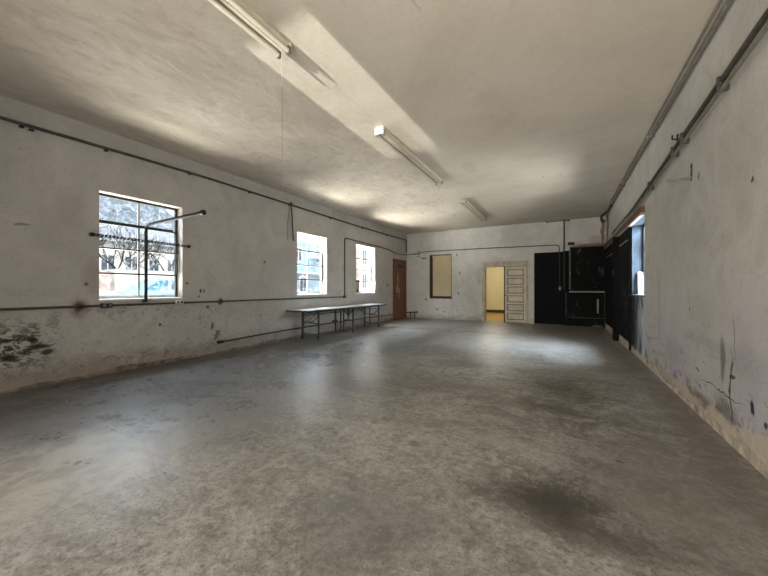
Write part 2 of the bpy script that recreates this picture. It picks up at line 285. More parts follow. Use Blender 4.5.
# ------------------------------------------------------------------ geometry helpers
class MB:
    def __init__(self, org=(0, 0, 0)): self.b = bmesh.new(); self.o = Vector(org)
    def box(self, x0, x1, y0, y1, z0, z1):
        m = Matrix.Translation(((x0+x1)/2, (y0+y1)/2, (z0+z1)/2)) @ Matrix.Diagonal((abs(x1-x0), abs(y1-y0), abs(z1-z0), 1))
        bmesh.ops.create_cube(self.b, size=1, matrix=m); return self
    def bar(self, p, q, w, h, up=(0, 0, 1)):
        """box-section bar from p to q, w across and h along the up side"""
        p, q = Vector(p), Vector(q); d = (q-p); L = d.length; d.normalize(); up = Vector(up)
        if abs(d.dot(up)) > .99: up = Vector((0, 1, 0))
        s = d.cross(up).normalized(); u = s.cross(d)
        m = Matrix.Translation((p+q)/2) @ Matrix((s, d, u)).transposed().to_4x4() @ Matrix.Diagonal((w, L, h, 1))
        bmesh.ops.create_cube(self.b, size=1, matrix=m); return self
    def cyl(self, p, q, r, seg=12, r2=None):
        p, q = Vector(p), Vector(q); d = q-p
        rot = d.to_track_quat('Z', 'Y').to_matrix().to_4x4()
        bmesh.ops.create_cone(self.b, cap_ends=True, segments=seg, radius1=r, radius2=r if r2 is None else r2, depth=d.length, matrix=Matrix.Translation((p+q)/2) @ rot); return self
    def tube(self, pts, r, seg=8, bend=0., nb=5, closed=False):
        P = [Vector(p) for p in pts]
        if bend and len(P) > 2:
            Q = [P[0]]
            for i in range(1, len(P)-1):
                a_, b_, c_ = P[i-1], P[i], P[i+1]
                k = min(bend, (a_-b_).length*.45, (c_-b_).length*.45)
                s, e = b_+(a_-b_).normalized()*k, b_+(c_-b_).normalized()*k
                for j in range(nb+1):
                    t = j/nb; Q.append(s*(1-t)**2 + b_*2*t*(1-t) + e*t*t)
            Q.append(P[-1]); P = Q
        rings = []; prev = None
        for i, p in enumerate(P):
            d = (P[min(i+1, len(P)-1)] - P[max(i-1, 0)]).normalized()
            if prev is None:
                u = Vector((0, 0, 1)) if abs(d.z) < .9 else Vector((1, 0, 0))
                s = d.cross(u).normalized()
            else:
                s = (prev - d*prev.dot(d)).normalized()
            prev = s; u = s.cross(d)
            rings.append([self.b.verts.new(p + s*math.cos(2*PI*k/seg)*r + u*math.sin(2*PI*k/seg)*r) for k in range(seg)])
        for A, B in zip(rings, rings[1:]):
            for k in range(seg): self.b.faces.new((A[k], A[(k+1) % seg], B[(k+1) % seg], B[k]))
        self.b.faces.new(rings[0][::-1]); self.b.faces.new(rings[-1]); return self
    def extrude(self, prof, axis, a0, a1):
        """closed 2-D outline swept along an axis; prof gives the other two coordinates in xyz order"""
        def mk(p, a): q = list(p); q.insert(axis, a); return self.b.verts.new(q)
        A = [mk(p, a0) for p in prof]; B = [mk(p, a1) for p in prof]; n = len(A)
        for i in range(n): self.b.faces.new((A[i], A[(i+1) % n], B[(i+1) % n], B[i]))
        self.b.faces.new(A[::-1]); self.b.faces.new(B); return self
    def build(self, name, mat, parent=None, bevel=0., smooth=False):
        bmesh.ops.recalc_face_normals(self.b, faces=self.b.faces[:])
        bmesh.ops.translate(self.b, verts=self.b.verts[:], vec=-self.o)
        me = bpy.data.meshes.new(name); self.b.to_mesh(me); self.b.free()
        ob = bpy.data.objects.new(name, me); C.objects.link(ob); me.materials.append(mat)
        if parent is not None: ob.parent = parent
        else: ob.location = self.o
        if smooth:
            for p in me.polygons: p.use_smooth = True
            me.set_sharp_from_angle(angle=math.radians(40))
        if bevel:
            md = ob.modifiers.new('bevel', 'BEVEL'); md.width = bevel; md.segments = 2; md.limit_method = 'ANGLE'
        return ob
def tag(o, label, cat, group=None):
    o['label'] = label; o['category'] = cat
    if group: o['group'] = group
    return o
def thing(name, loc, label, cat, group=None):
    o = bpy.data.objects.new(name, None); C.objects.link(o); o.location = loc; o.empty_display_size = .1
    return tag(o, label, cat, group)
def struct(o): o['kind'] = 'structure'; return o
def sempty(name, loc):
    o = bpy.data.objects.new(name, None); C.objects.link(o); o.location = loc; return struct(o)
def copy_tree(o, parent=None):
    c = o.copy(); C.objects.link(c)
    if parent: c.parent = parent
    for ch in list(o.children): copy_tree(ch, c)
    return c

def wall(name, axis, p0, p1, u0, u1, z0, z1, holes, mat):
    """slab between p0 and p1 on an axis, with rectangular holes (ua, ub, za, zb) cut right through"""
    us = sorted({u0, u1, *[h[0] for h in holes], *[h[1] for h in holes]}); zs = sorted({z0, z1, *[h[2] for h in holes], *[h[3] for h in holes]})
    b = bmesh.new()
    def solid(i, j):
        if i < 0 or j < 0 or i >= len(us)-1 or j >= len(zs)-1: return False
        u, z = (us[i]+us[i+1])/2, (zs[j]+zs[j+1])/2
        return not any(h[0] < u < h[1] and h[2] < z < h[3] for h in holes)
    def V(p, u, z): return b.verts.new((p, u, z) if axis == 0 else (u, p, z))
    def quad(*c): b.faces.new([V(*k) for k in c])
    for i in range(len(us)-1):
        for j in range(len(zs)-1):
            if not solid(i, j): continue
            a_, c_, d_, e_ = us[i], us[i+1], zs[j], zs[j+1]
            for p in (p0, p1): quad((p, a_, d_), (p, c_, d_), (p, c_, e_), (p, a_, e_))
            if not solid(i-1, j): quad((p0, a_, d_), (p1, a_, d_), (p1, a_, e_), (p0, a_, e_))
            if not solid(i+1, j): quad((p0, c_, d_), (p1, c_, d_), (p1, c_, e_), (p0, c_, e_))
            if not solid(i, j-1): quad((p0, a_, d_), (p1, a_, d_), (p1, c_, d_), (p0, c_, d_))
            if not solid(i, j+1): quad((p0, a_, e_), (p1, a_, e_), (p1, c_, e_), (p0, c_, e_))
    bmesh.ops.remove_doubles(b, verts=b.verts[:], dist=1e-5); bmesh.ops.recalc_face_normals(b, faces=b.faces[:])
    me = bpy.data.meshes.new(name); b.to_mesh(me); b.free(); me.materials.append(mat)
    o = bpy.data.objects.new(name, me); C.objects.link(o); return struct(o)

# ------------------------------------------------------------------ room shell
WIN = [(1.98, 3.10), (5.76, 6.88), (8.28, 9.42)]; WZ = (1.01, 2.55)
DL = (10.74, 11.90, 0, 2.31)                       # brown door in the left wall
WR = (6.50, 7.60, 1.06, 2.38)                      # window in the right wall
BW = (-4.60, -3.70, .76, 2.50)                     # boarded window in the back wall
DB = (-2.50, -1.08, 0, 1.985)                      # doorway in the back wall
BAYS = [(-5.4, -3.4, 0, 2.5), (-.9, 1.0, 0, 2.5)]      # two wide doorways behind the camera
TR = (-2.44, -1.87, 2.15, 2.51)                    # high unglazed opening between them
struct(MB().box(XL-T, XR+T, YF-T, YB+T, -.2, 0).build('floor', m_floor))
struct(MB().box(XL-1.0, XR+2.1, YF-1.0, YB+T, H, H+.22).build('ceiling', m_ceil))  # slab extended past the right wall, unseen, to keep sun out of its window
wall('wall_left', 0, XL-T, XL, YF-T, YB+T, 0, H, [(w[0], w[1], *WZ) for w in WIN]+[DL], m_wall_left)
wall('wall_right', 0, XR, XR+T, YF-T, YB+T, 0, H, [WR], m_wall_right)
wall('wall_back', 1, YB, YB+T, XL, XR, 0, H, [BW, DB], m_wall_back)
wall('wall_front', 1, YF-T, YF, XL, XR, 0, H, BAYS+[TR], m_reveal)

# crumbling plaster base along both long walls
def ragged(name, x0, x1, y0, y1, hz, mat, seed, gaps=()):
    r = random.Random(seed); b = MB(); y = y0; ph = r.random()*9
    prof = [(y0, 0)]; n = int((y1-y0)/.07)
    for i in range(n+1):
        yy = y0+(y1-y0)*i/n
        z = hz*(.6+.35*math.sin(yy*2.3+ph)+.25*math.sin(yy*7.1+ph*2)+.25*r.random())
        prof.append((yy, max(.012, z)))
    prof.append((y1, 0))
    b.extrude(prof, 0, x0, x1)
    return struct(b.build(name, mat))
ragged('baseboard_left', XL, XL+.012, -2.9, 10.66, .06, m_grime, 3)
ragged('baseboard_right', XR-.010, XR, -2.9, 6.5, .085, m_grimer, 5)

# ------------------------------------------------------------------ steel windows in the left wall
def steel_window(name, y0, y1, tilt, opener):
    z0, z1 = WZ; xf = XL-.17; root = sempty(name, (XL-.17, (y0+y1)/2, z0)); o = tuple(root.location)
    y0i, y1i, z0i, z1i = y0+.012, y1-.012, z0+.045, z1-.012
    f = MB(o)
    for a_, b_ in ((y0+.002, y0+.035), (y1-.035, y1-.002)): f.box(xf-.025, xf+.015, a_, b_, z0+.04, z1-.002)
    f.box(xf-.025, xf+.015, y0+.035, y1-.035, z1-.036, z1-.002)
    f.box(xf-.025, xf+.015, y0+.035, y1-.035, z0+.04, z0+.075)
    f.build('frame', m_whiteframe if opener != 'dark' else m_winframe, root)
    if opener == 'dark':
        MB(o).box(xf+.015, xf+.019, y0+.04, y1-.04, z0+.042, z0+.073).build('lower_rail', m_whiteframe, root)
    zr = [z0+.075, z0+.40, z0+.765, z0+1.125, z1-.036]
    ym = (y0+y1)/2-.01
    mt = MB(o); mt.box(xf-.012, xf+.012, ym-.014, ym+.014, zr[0], zr[4])
    for k in (1, 2, 3): mt.box(xf-.012, xf+.012, y0+.035, y1-.035, zr[k]-.012, zr[k]+.012)
    mt.build('muntin', m_whiteframe, root)
    s = MB(o)                                   # projecting hopper sash across the two middle rows
    def pt(y, z, d=0): return (xf+.024+d+tilt*(zr[3]-z), y, z)
    ya, yb = y0+.03, y1-.03
    s.tube([pt(ya, zr[1]), pt(yb-.0, zr[1]), pt(yb, zr[3]), pt(ya, zr[3])], .014, 6, .07)
    s.bar(pt(ya, zr[3]+.008), pt(yb-.05, zr[3]+.008), .03, .045 if opener == 'dark' else .02)
    s.bar(pt(ya, zr[2]), pt(yb, zr[2]), .014, .016)
    s.build('hopper_sash', m_winframe, root, smooth=True)
    MB(o).box(xf-.003, xf+.001, y0+.03, y1-.03, z0+.07, z1-.03).build('glass', m_glass, root)
    MB(o).extrude([(XL-T+.02, z0+.002), (XL+.015, z0+.002), (XL+.015, z0+.03), (XL-T+.02, z0+.042)], 1, y0+.002, y1-.002).build('sill', m_whitetrim, root)
    lin = MB(o)                                 # whitewashed reveals
    lin.box(XL-.15, XL-.001, y0+.0005, y0+.004, z0+.04, z1); lin.box(XL-.15, XL-.001, y1-.004, y1-.0005, z0+.04, z1); lin.box(XL-.15, XL-.001, y0, y1, z1-.004, z1-.0005)
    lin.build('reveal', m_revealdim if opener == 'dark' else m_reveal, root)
    return root
steel_window('window_1', *WIN[0], .05, 'dark')
steel_window('window_2', *WIN[1], .03, '')
steel_window('window_3', *WIN[2], .03, '')

# things at the first window
t = thing('gas_pipe', (XL+.06, 2.52, .99), 'dark pipe rising from near window sill, its arm reaching into the room', 'pipe')
o = tuple(t.location)
MB(o).tube([(XL+.075, 2.52, 1.0), (XL+.075, 2.52, 2.15), (XL+1.53, 2.49, 2.165)], .022, 10, .13, 7).build('pipe', m_rubber, t, smooth=True)
MB(o).cyl((XL+1.52, 2.49, 2.165), (XL+1.575, 2.488, 2.166), .034, 12).build('end_cap', m_black, t, bevel=.004, smooth=True)
MB(o).cyl((XL+.016, 2.52, 1.012), (XL+.075, 2.52, 1.012), .03, 12).build('flange', m_darkpipe, t, smooth=True)
t = thing('perforated_strap', (XL, 2.54, 1.92), 'dark perforated steel strap fixed across the middle of the large near window', 'bar')
o = tuple(t.location); b = MB(o); n = 30
for s in (-1, 1): b.bar((XL+.012, 1.88, 1.925+s*.0125), (XL+.012, 3.21, 1.905+s*.0125), .005, .011)
for i in range(n+1):
    y = 1.88+1.33*i/n; z = 1.925-.02*i/n
    b.box(XL+.0095, XL+.0145, y-.013, y+.013, z-.012, z+.012)
b.build('strap', m_winframe, t)
for y, z in ((1.9, 1.925), (3.19, 1.905)):
    MB(o).cyl((XL, y, z), (XL+.035, y, z), .028, 10).build('fixing', m_black, t, bevel=.003, smooth=True)

# ------------------------------------------------------------------ conduits on the left wall
def clamps(root, o, pts, nrm, r=.03, mat=None):
    for p in pts:
        n_ = Vector(nrm); p = Vector(p)
        b = MB(o); s = Vector((.02, .02, .011)); ax = [i for i in range(3) if abs(n_[i]) > .5][0]
        s[ax] = r; b.box(p.x-s.x, p.x+s.x, p.y-s.y, p.y+s.y, p.z-s.z-.012, p.z+s.z-.012)
        b.build('clamp', mat or m_darkpipe, root, bevel=.003)
x = XL+.03
t = thing('conduit', (x, -2.9, 3.13), 'long dark conduit high along the left wall just under the ceiling', 'conduit')
o = tuple(t.location)
MB(o).tube([(x, -2.9, 3.10), (x, 1.2, 3.125), (x, 2.2, 3.145), (x, 3.5, 3.165), (x, 5.5, 3.14), (x, 8, 3.115), (x, YB-.10, 3.13), (x, YB-.08, 2.66)], .020, 8, .08).build('pipe', m_darkpipe, t, smooth=True)
clamps(t, o, [(XL+.022, y, z) for y, z in ((1.25, 3.105), (1.33, 3.10), (2.05, 3.12), (3.2, 3.15), (4.4, 3.145), (5.5, 3.125), (7, 3.11), (8.6, 3.1), (10.2, 3.11))], (1, 0, 0), .02, m_black)
t = thing('hanging_cable', (XL+.03, 5.5, 3.14), 'two short loose dark cable ends hanging from the high left-wall conduit before the second window', 'cable')
o = tuple(t.location)
MB(o).tube([(XL+.075, 5.5, 3.15), (XL+.065, 5.53, 2.9), (XL+.03, 5.61, 2.33), (XL+.03, 5.64, 2.32)], .016, 7, .05).build('thick_cable', m_darkpipe, t, smooth=True)
MB(o).tube([(XL+.07, 5.46, 3.14), (XL+.03, 5.43, 2.7), (XL+.025, 5.43, 2.31)], .0065, 6).build('thin_cable', m_greypipe, t, smooth=True)
MB(o).box(XL+.052, XL+.085, 5.46, 5.53, 3.11, 3.18).build('tie', m_black, t, bevel=.01)
x = XL+.024
t = thing('conduit', (x, -2.9, .955), 'grey conduit at sill height on the left wall, climbing over the third window', 'conduit')
o = tuple(t.location)
MB(o).tube([(x, -2.9, .955), (x, 1.8, .957), (x, 7.66, .945), (x, 7.66, 2.66), (x, 9.4, 2.635), (x, 10.45, 2.60), (x, 10.95, 2.50), (x, YB-.03, 2.545)], .015, 8, .09).build('pipe', m_darkpipe, t, smooth=True)
clamps(t, o, [(XL+.016, y, .957+.01) for y in (1.2, 4.7, 5.5, 6.6)]+[(XL+.016, 7.66, 1.5), (XL+.016, 7.66, 2.2), (XL+.016, 8.6, 2.665), (XL+.016, 9.8, 2.64)], (1, 0, 0), .0145)
MB(o).box(XL+.002, XL+.05, 7.61, 7.71, .91, .985).build('elbow_box', m_darkpipe, t, bevel=.008)
for yy in (1.78, 3.78): MB(o).cyl((x, yy-.035, .957), (x, yy+.035, .957), .0175, 10).build('rusty_coupling', m_rust, t, smooth=True)
def outlet(y0, y1, z0, z1, mat, lab):
    t = thing('outlet_box', (XL, (y0+y1)/2, z0), lab, 'outlet')
    o = tuple(t.location)
    MB(o).box(XL, XL+.055, y0, y1, z0, z1).build('body', mat, t, bevel=.008)
    yy = (y0+y1)/2
    for s in (-1, 1):
        MB(o).cyl((XL+.055, yy+s*(y1-y0)*.24, (z0+z1)/2), (XL+.062, yy+s*(y1-y0)*.24, (z0+z1)/2), (z1-z0)*.3, 12).build('socket', m_greypipe if mat is m_black else m_black, t, smooth=True)
outlet(1.99, 2.12, .925, .99, m_black, 'black twin outlet box on the sill-height conduit under the near window, left end')
outlet(2.96, 3.09, .94, .995, m_whiteframe, 'pale twin outlet box under the right end of the near window sill')
x = XL+.045
t = thing('conduit', (x, 3.72, .22), 'dark pipe low on the left wall running behind the long table towards the brown door', 'conduit')
o = tuple(t.location)
MB(o).tube([(x, 3.76, .205), (x, 5.2, .235), (x, 7.5, .25), (x, 10.6, .225)], .016, 8).build('pipe', m_darkpipe, t, smooth=True)
MB(o).cyl((x, 3.70, .204), (x, 3.80, .206), .030, 10).build('end_cap', m_black, t, smooth=True)
clamps(t, o, [(XL+.027, y, z) for y, z in ((4.6, .235), (6.2, .25), (8.2, .255), (9.6, .245))], (1, 0, 0), .026)
MB(o).box(XL+.002, XL+.06, 7.1, 7.28, .27, .31).build('valve', m_black, t, bevel=.01)

# ------------------------------------------------------------------ brown door in the left wall
r = sempty('door_1', (XL-.05, 11.32, 0)); o = tuple(r.location)
MB(o).box(XL-.075, XL-.02, DL[0]+.05, DL[1]-.05, .008, DL[3]-.05).build('leaf', m_brown, r, bevel=.004)
f = MB(o); f.box(XL-.12, XL+.012, DL[0]+.002, DL[0]+.048, 0, DL[3]-.002); f.box(XL-.12, XL+.012, DL[1]-.048, DL[1]-.002, 0, DL[3]-.002); f.box(XL-.12, XL+.012, DL[0]+.048, DL[1]-.048, DL[3]-.048, DL[3]-.002)
f.build('frame', m_brown, r, bevel=.004)
tp = MB(o); tp.box(XL-.021, XL-.017, 11.14, 11.26, 1.25, 1.78); tp.box(XL-.021, XL-.017, 11.05, 11.22, 1.02, 1.30); tp.box(XL-.021, XL-.017, 11.26, 11.36, .82, 1.22); tp.build('paper_patch', m_tape, r)
MB(o).box(XL-.021, XL-.016, 11.25, 11.62, 1.98, 2.12).build('vent_plate', m_darkwood, r)
MB(o).cyl((XL-.02, 10.86, 1.0), (XL+.03, 10.86, 1.0), .025, 12).build('door_knob', m_darkpipe, r, smooth=True)
struct(MB().box(XL, XL+.10, 10.70, 11.93, 0, .018).build('trim_1', m_redwood, bevel=.005))

# ------------------------------------------------------------------ back wall: boarded window
r = sempty('window_4', (-4.15, YB, BW[2])); o = tuple(r.location)
MB(o).box(BW[0]+.08, BW[1]-.035, YB+.085, YB+.105, BW[2]+.12, BW[3]-.03).build('board', m_osb, r, bevel=.003)
f = MB(o); f.box(BW[0]+.002, BW[0]+.075, YB+.01, YB+.14, BW[2]+.03, BW[3]-.002); f.box(BW[0]+.075, BW[1]-.03, YB+.075, YB+.14, BW[2]+.03, BW[2]+.125)
f.box(BW[0]+.075, BW[0]+.10, YB+.07, YB+.084, BW[2]+.13, BW[3]-.1)
f.build('dark_jamb', m_darkwood, r)
f = MB(o); f.box(BW[1]-.03, BW[1]-.002, YB-.008, YB+.14, BW[2]+.03, BW[3]-.002); f.box(BW[0]+.075, BW[1]-.03, YB+.0, YB+.14, BW[3]-.04, BW[3]-.002)
f.build('frame', m_greyedge, r)
f = MB(o); f.box(BW[0]-.05, BW[0], YB-.014, YB, BW[2]-.05, BW[3]+.04); f.box(BW[1], BW[1]+.05, YB-.014, YB, BW[2]-.05, BW[3]+.04); f.box(BW[0], BW[1], YB-.014, YB, BW[3], BW[3]+.04)
f.build('casing', m_whitetrim, r, bevel=.003)
MB(o).box(BW[0]-.02, BW[1]+.02, YB-.05, YB+.06, BW[2]-.035, BW[2]+.028).build('sill', m_whitetrim, r, bevel=.006)
MB(o).box(-4.02, BW[1]-.035, YB+.02, YB+.07, BW[2]+.03, BW[2]+.075).build('loose_slat', m_darkwood, r)

# doorway with a panelled leaf on its right half
r = sempty('door_2', (-1.8, YB, 0)); o = tuple(r.location)
f = MB(o); f.box(DB[0]-.075, DB[0]+.03, YB-.022, YB+T-.02, 0, 2.09); f.box(DB[0]+.03, DB[1]-.03, YB-.022, YB+T-.02, 1.955, 2.09); f.box(DB[1]-.03, DB[1]+.03, YB-.022, YB+T-.02, 0, 2.09)
f.build('casing', m_creamdark, r, bevel=.006)
MB(o).box(DB[0]-.10, DB[1]+.05, YB-.045, YB-.0, 2.09, 2.125).build('head_moulding', m_creamdark, r, bevel=.006)
lx0, lx1 = -1.80, DB[1]-.035
lf = MB(o).box(lx0, lx1, YB+.085, YB+.10, .01, 1.95).build('door_leaf', m_cream, r)
st = MB(o); st.box(lx0, lx0+.075, YB+.03, YB+.086, .01, 1.95); st.box(lx1-.075, lx1, YB+.03, YB+.086, .01, 1.95)
zz = [.01, .10] ; ph = (1.95-.10-.07)/6
for k in range(7):
    z = .06+k*(1.95-.12)/6; st.box(lx0+.075, lx1-.075, YB+.03, YB+.086, z-.035, z+.035)
st.build('rail', m_cream, lf, bevel=.006)
for k in range(6):
    z = .06+k*(1.95-.12)/6+.035; z2 = z+(1.95-.12)/6-.07
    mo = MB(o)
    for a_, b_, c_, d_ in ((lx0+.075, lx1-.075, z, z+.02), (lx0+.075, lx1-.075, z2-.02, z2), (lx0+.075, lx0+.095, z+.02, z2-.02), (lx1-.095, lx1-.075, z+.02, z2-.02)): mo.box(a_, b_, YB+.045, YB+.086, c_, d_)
    mo.build('groove_shade', m_grooveshade, lf)  # dark strips painting in the shadow of the grooves round each panel
    MB(o).box(lx0+.10, lx1-.10, YB+.06, YB+.086, z+.028, z2-.028).build('panel', m_cream, lf, bevel=.012)
MB(o).box(lx0-.03, lx0-.002, YB+.0, YB+.07, .0, 1.955).build('mullion', m_darkwood, r)
MB(o).cyl((lx0+.04, YB+.03, .95), (lx0+.04, YB-.03, .95), .022, 12).build('door_knob', m_darkpipe, r, smooth=True)
struct(MB().box(DB[1]+.035, -.875, YB-.018, YB, 0, 2.36).build('trim_2', m_whitetrim, bevel=.004))
# yellow room beyond the doorway
Y2 = 16.4
struct(MB().box(-4.6, .4, YB+T, Y2+.1, -.2, 0.0).build('floor_beyond', m_orange))
struct(MB().box(-4.6, .4, Y2, Y2+.1, 0, 2.9).build('wall_beyond', m_yellow))
struct(MB().box(-4.7, -4.6, YB+T, Y2+.1, 0, 2.9).build('wall_beyond_left', m_yellow))
struct(MB().box(.4, .5, YB+T, Y2+.1, 0, 2.9).build('wall_beyond_right', m_yellow))
struct(MB().box(-4.7, .5, YB+T, Y2+.1, 2.9, 3.0).build('ceiling_beyond', m_whitetrim))
struct(MB().box(-4.6, .4, Y2-.02, Y2, 0, .14).build('baseboard_beyond', m_darkwood, bevel=.003))

# back wall conduits
y = YB-.028
t = thing('conduit', (XL+.05, y, 2.6), 'thin grey conduit running level across the back wall, bending down beside the black door', 'conduit')
o = tuple(t.location)
MB(o).tube([(XL+.05, y, 2.555), (-5.1, y, 2.55), (-4.9, y, 2.62), (-4.2, y, 2.635), (-2.2, y, 2.625), (-.12, y, 2.60), (-.10, y, 1.24)], .014, 8, .1).build('pipe', m_darkpipe, t, smooth=True)
clamps(t, o, [(xx, YB-.02, zz) for xx, zz in ((-5.25, 2.56), (-4.6, 2.64), (-3.5, 2.64), (-2.1, 2.635), (-.9, 2.62))], (0, 1, 0), .018)
MB(o).tube([(-5.3, y-.01, 2.62), (-5.05, y-.01, 2.53), (-4.95, y-.01, 2.62), (-5.02, y-.01, 2.68), (-5.1, y-.01, 2.6), (-4.98, y-.01, 2.45), (-5.16, y-.01, 2.44)], .009, 6, .03).build('loose_wire', m_black, t, smooth=True)
MB(o).box(-.13, -.07, YB-.055, YB-.042, 1.13, 1.24).build('switch', m_chalk, t, bevel=.005)
t = thing('conduit', (.02, y, 1.1), 'dark vertical pipe from the ceiling down past the black cupboards', 'conduit')
o = tuple(t.location)
MB(o).tube([(.02, y-.02, H-.005), (.02, y-.02, 1.12)], .022, 8).build('pipe', m_darkpipe, t, smooth=True)
clamps(t, o, [(.02, YB-.032, z) for z in (3.1, 2.45, 1.5)], (0, 1, 0), .03)
t = thing('junction_box', (.22, YB, 2.54), 'small rusty brown junction box on the wall above the black cupboard', 'box')
o = tuple(t.location)
MB(o).box(.12, .31, YB-.07, YB, 2.57, 2.665).build('body', m_darkwood, t, bevel=.01)
MB(o).cyl((.225, YB-.03, 2.575), (.225, YB-.03, 2.505), .012, 8).build('nipple', m_greypipe, t, smooth=True)
t = thing('cable', (-.35, YB-.05, H-.03), 'short dark cable clipped where the back wall meets the ceiling', 'cable')
MB(tuple(t.location)).tube([(-.5, YB-.03, H-.02), (-.4, YB-.03, H-.025), (.0, YB-.03, H-.012), (.1, YB-.03, H-.02), (.17, YB-.03, H-.05)], .012, 6).build('wire', m_black, t, smooth=True)
for xx in (-.48, .15): MB(tuple(t.location)).box(xx-.025, xx+.025, YB-.045, YB, H-.04, H-.002).build('clip', m_black, t, bevel=.004)

# short rail on two feet in the far left corner
t = thing('pipe_stub', (-5.3, YB-.08, 0), 'short dark pipe stub on two little legs in the corner beside the brown door', 'pipe')
o = tuple(t.location)
MB(o).tube([(-5.57, YB-.08, .21), (-5.12, YB-.08, .24)], .022, 8).build('pipe', m_black, t, smooth=True)
for xx in (-5.40, -5.20): MB(o).cyl((xx, YB-.08, 0), (xx, YB-.08, .225), .018, 8).build('leg', m_black, t, smooth=True)
MB(o).cyl((-5.13, YB-.08, .24), (-5.09, YB-.08, .242), .036, 10).build('end_cap', m_black, t, smooth=True)

# ------------------------------------------------------------------ black fittings at the right end of the back wall
r = sempty('door_3', (-.43, YB, 0)); o = tuple(r.location)
MB(o).box(-.86, -.03, YB-.03, YB, .012, 2.375).build('leaf', m_soot, r, bevel=.004)
MB(o).box(-.03, .16, YB-.012, YB, 0, 2.40).build('side_panel', m_soot, r)
MB(o).cyl((-.12, YB-.03, 1.03), (-.12, YB-.075, 1.03), .02, 10).build('door_knob', m_black, r, smooth=True)
t = thing('cupboard', (.62, YB-.1, 1.12), 'black painted wall cupboard with scuffed doors, upper one in the far right corner', 'cupboard', None)
o = tuple(t.location)
MB(o).box(.165, 1.10, YB-.17, YB-.001, 1.15, 2.47).build('body', m_soot, t, bevel=.004)
for x0, x1 in ((.215, .655), (.665, 1.075)):
    d = MB(o).box(x0, x1, YB-.19, YB-.171, 1.20, 2.43).build('door', m_soot2, t, bevel=.004)
MB(o).box(.172, .198, YB-.176, YB-.169, 1.16, 2.46).build('edge_strip', m_greyedge, t)
MB(o).box(.170, .200, YB-.184, YB-.175, 1.62, 1.70).build('latch', m_chalk, t)
MB(o).box(.10, 1.11, YB-.24, YB-.001, 1.10, 1.148).build('ledge', m_soot3, t, bevel=.004)
MB(o).box(.17, 1.10, YB-.19, YB, 2.472, 2.50).build('top_rail', m_redwood, t, bevel=.003)
t = thing('cupboard', (.58, YB-.1, 0), 'low black base cupboard with a pale wire outline, beneath the wall cupboard in the corner', 'cupboard')
o = tuple(t.location)
MB(o).box(.06, 1.10, YB-.10, YB-.001, 0, 1.06).build('body', m_soot2, t, bevel=.004)
MB(o).tube([(.07, YB-.13, 1.09), (.07, YB-.13, .27), (1.08, YB-.13, .27)], .008, 6, .03).build('outline_rod', m_greyedge, t, smooth=True)
for p in ((.07, .6), (.5, .27), (1.0, .27)): MB(o).cyl((p[0], YB-.13, p[1]), (p[0], YB-.09, p[1]), .008, 6).build('standoff', m_greyedge, t)
MB(o).box(.90, .945, YB-.125, YB-.101, .42, .86).build('handle', m_chalk, t, bevel=.008)
tag(MB((.9, YB-.35, 0)).tube([(.78, YB-.22, .02), (.9, YB-.26, .05), (.98, YB-.22, .025), (1.03, YB-.18, .045)], .03, 7).build('rubble', m_greyedge), 'grey lump of rubble on floor against the low black cupboard', 'rubble')

# ------------------------------------------------------------------ right wall: black boards, lintel, window
def board(y0, y1, z0, z1, lab, lines, grp=None):
    t = thing('wall_board', (XR-.02, (y0+y1)/2, 0), lab, 'panel', grp); o = tuple(t.location)
    MB(o).box(XR-.035, XR, y0, y1, z0, z1).build('panel', m_soot3, t, bevel=.004)
    MB(o).box(XR-.040, XR-.034, y0+.01, y1-.01, z0, z0+.15).build('bare_foot', m_grimer, t)
    for (ya, yb, z, h) in lines: MB(o).box(XR-.047, XR-.034, ya, yb, z, z+h).build('batten', m_chalk if h < .03 else m_soot2, t, bevel=.002)
    return t
board(9.42, YB-.26, .012, 2.36, 'flaked black board on right wall, the far one next to the corner cupboards', [(9.55, 11.3, 2.07, .018), (9.6, 11.5, 1.2, .05), (9.5, 11.6, 2.28, .03)])
board(7.66, 8.88, .012, 2.36, 'flaked black board on right wall beside the window, the near one', [(7.75, 8.8, 2.12, .02), (7.8, 8.8, 1.25, .05)])
t = thing('post', (XR-.07, 9.1, 0), 'black timber post standing between the two black boards on the right wall', 'post'); o = tuple(t.location)
MB(o).box(XR-.13, XR-.001, 8.95, 9.18, 0, 2.36).build('shaft', m_soot, t, bevel=.006)
MB(o).box(XR-.134, XR-.13, 9.02, 9.06, 1.5, 1.62).build('plate', m_chalk, t, bevel=.002)
t = thing('lintel', (XR-.03, 9, 2.38), 'red-brown timber lintel along the top of the black boards and window', 'beam'); o = tuple(t.location)
MB(o).box(XR-.06, XR, 6.48, YB-.2, 2.40, 2.50).build('beam', m_redwood, t, bevel=.004)
MB(o).box(XR-.055, XR-.002, 6.50, YB-.25, 2.365, 2.399).build('pale_edge', m_chalk, t, bevel=.002)
r = sempty('window_5', (XR+.2, 7.05, WR[2])); o = tuple(r.location)
f = MB(o); xw = XR+.19
for a_, b_ in ((WR[0]+.002, WR[0]+.04), (WR[1]-.04, WR[1]-.002), (7.03, 7.06)): f.box(xw-.02, xw+.02, a_, b_, WR[2]+.03, WR[3]-.002)
for z in (WR[2]+.03, 1.5, 1.95, WR[3]-.036): f.box(xw-.018, xw+.018, WR[0]+.04, WR[1]-.04, z, z+.03)
f.build('frame', m_winframe, r)
MB(o).box(xw-.002, xw+.002, WR[0]+.02, WR[1]-.02, WR[2]+.04, WR[3]-.02).build('glass', m_glass, r)
f = MB(o); f.box(XR+.001, XR+.165, WR[1]-.005, WR[1]-.0005, WR[2], WR[3]); f.box(XR+.001, XR+.165, WR[0]+.0005, WR[0]+.005, WR[2], WR[3]); f.box(XR+.001, XR+.165, WR[0]+.005, WR[1]-.005, WR[3]-.005, WR[3]-.0005)
f.build('reveal', m_bluereveal, r)
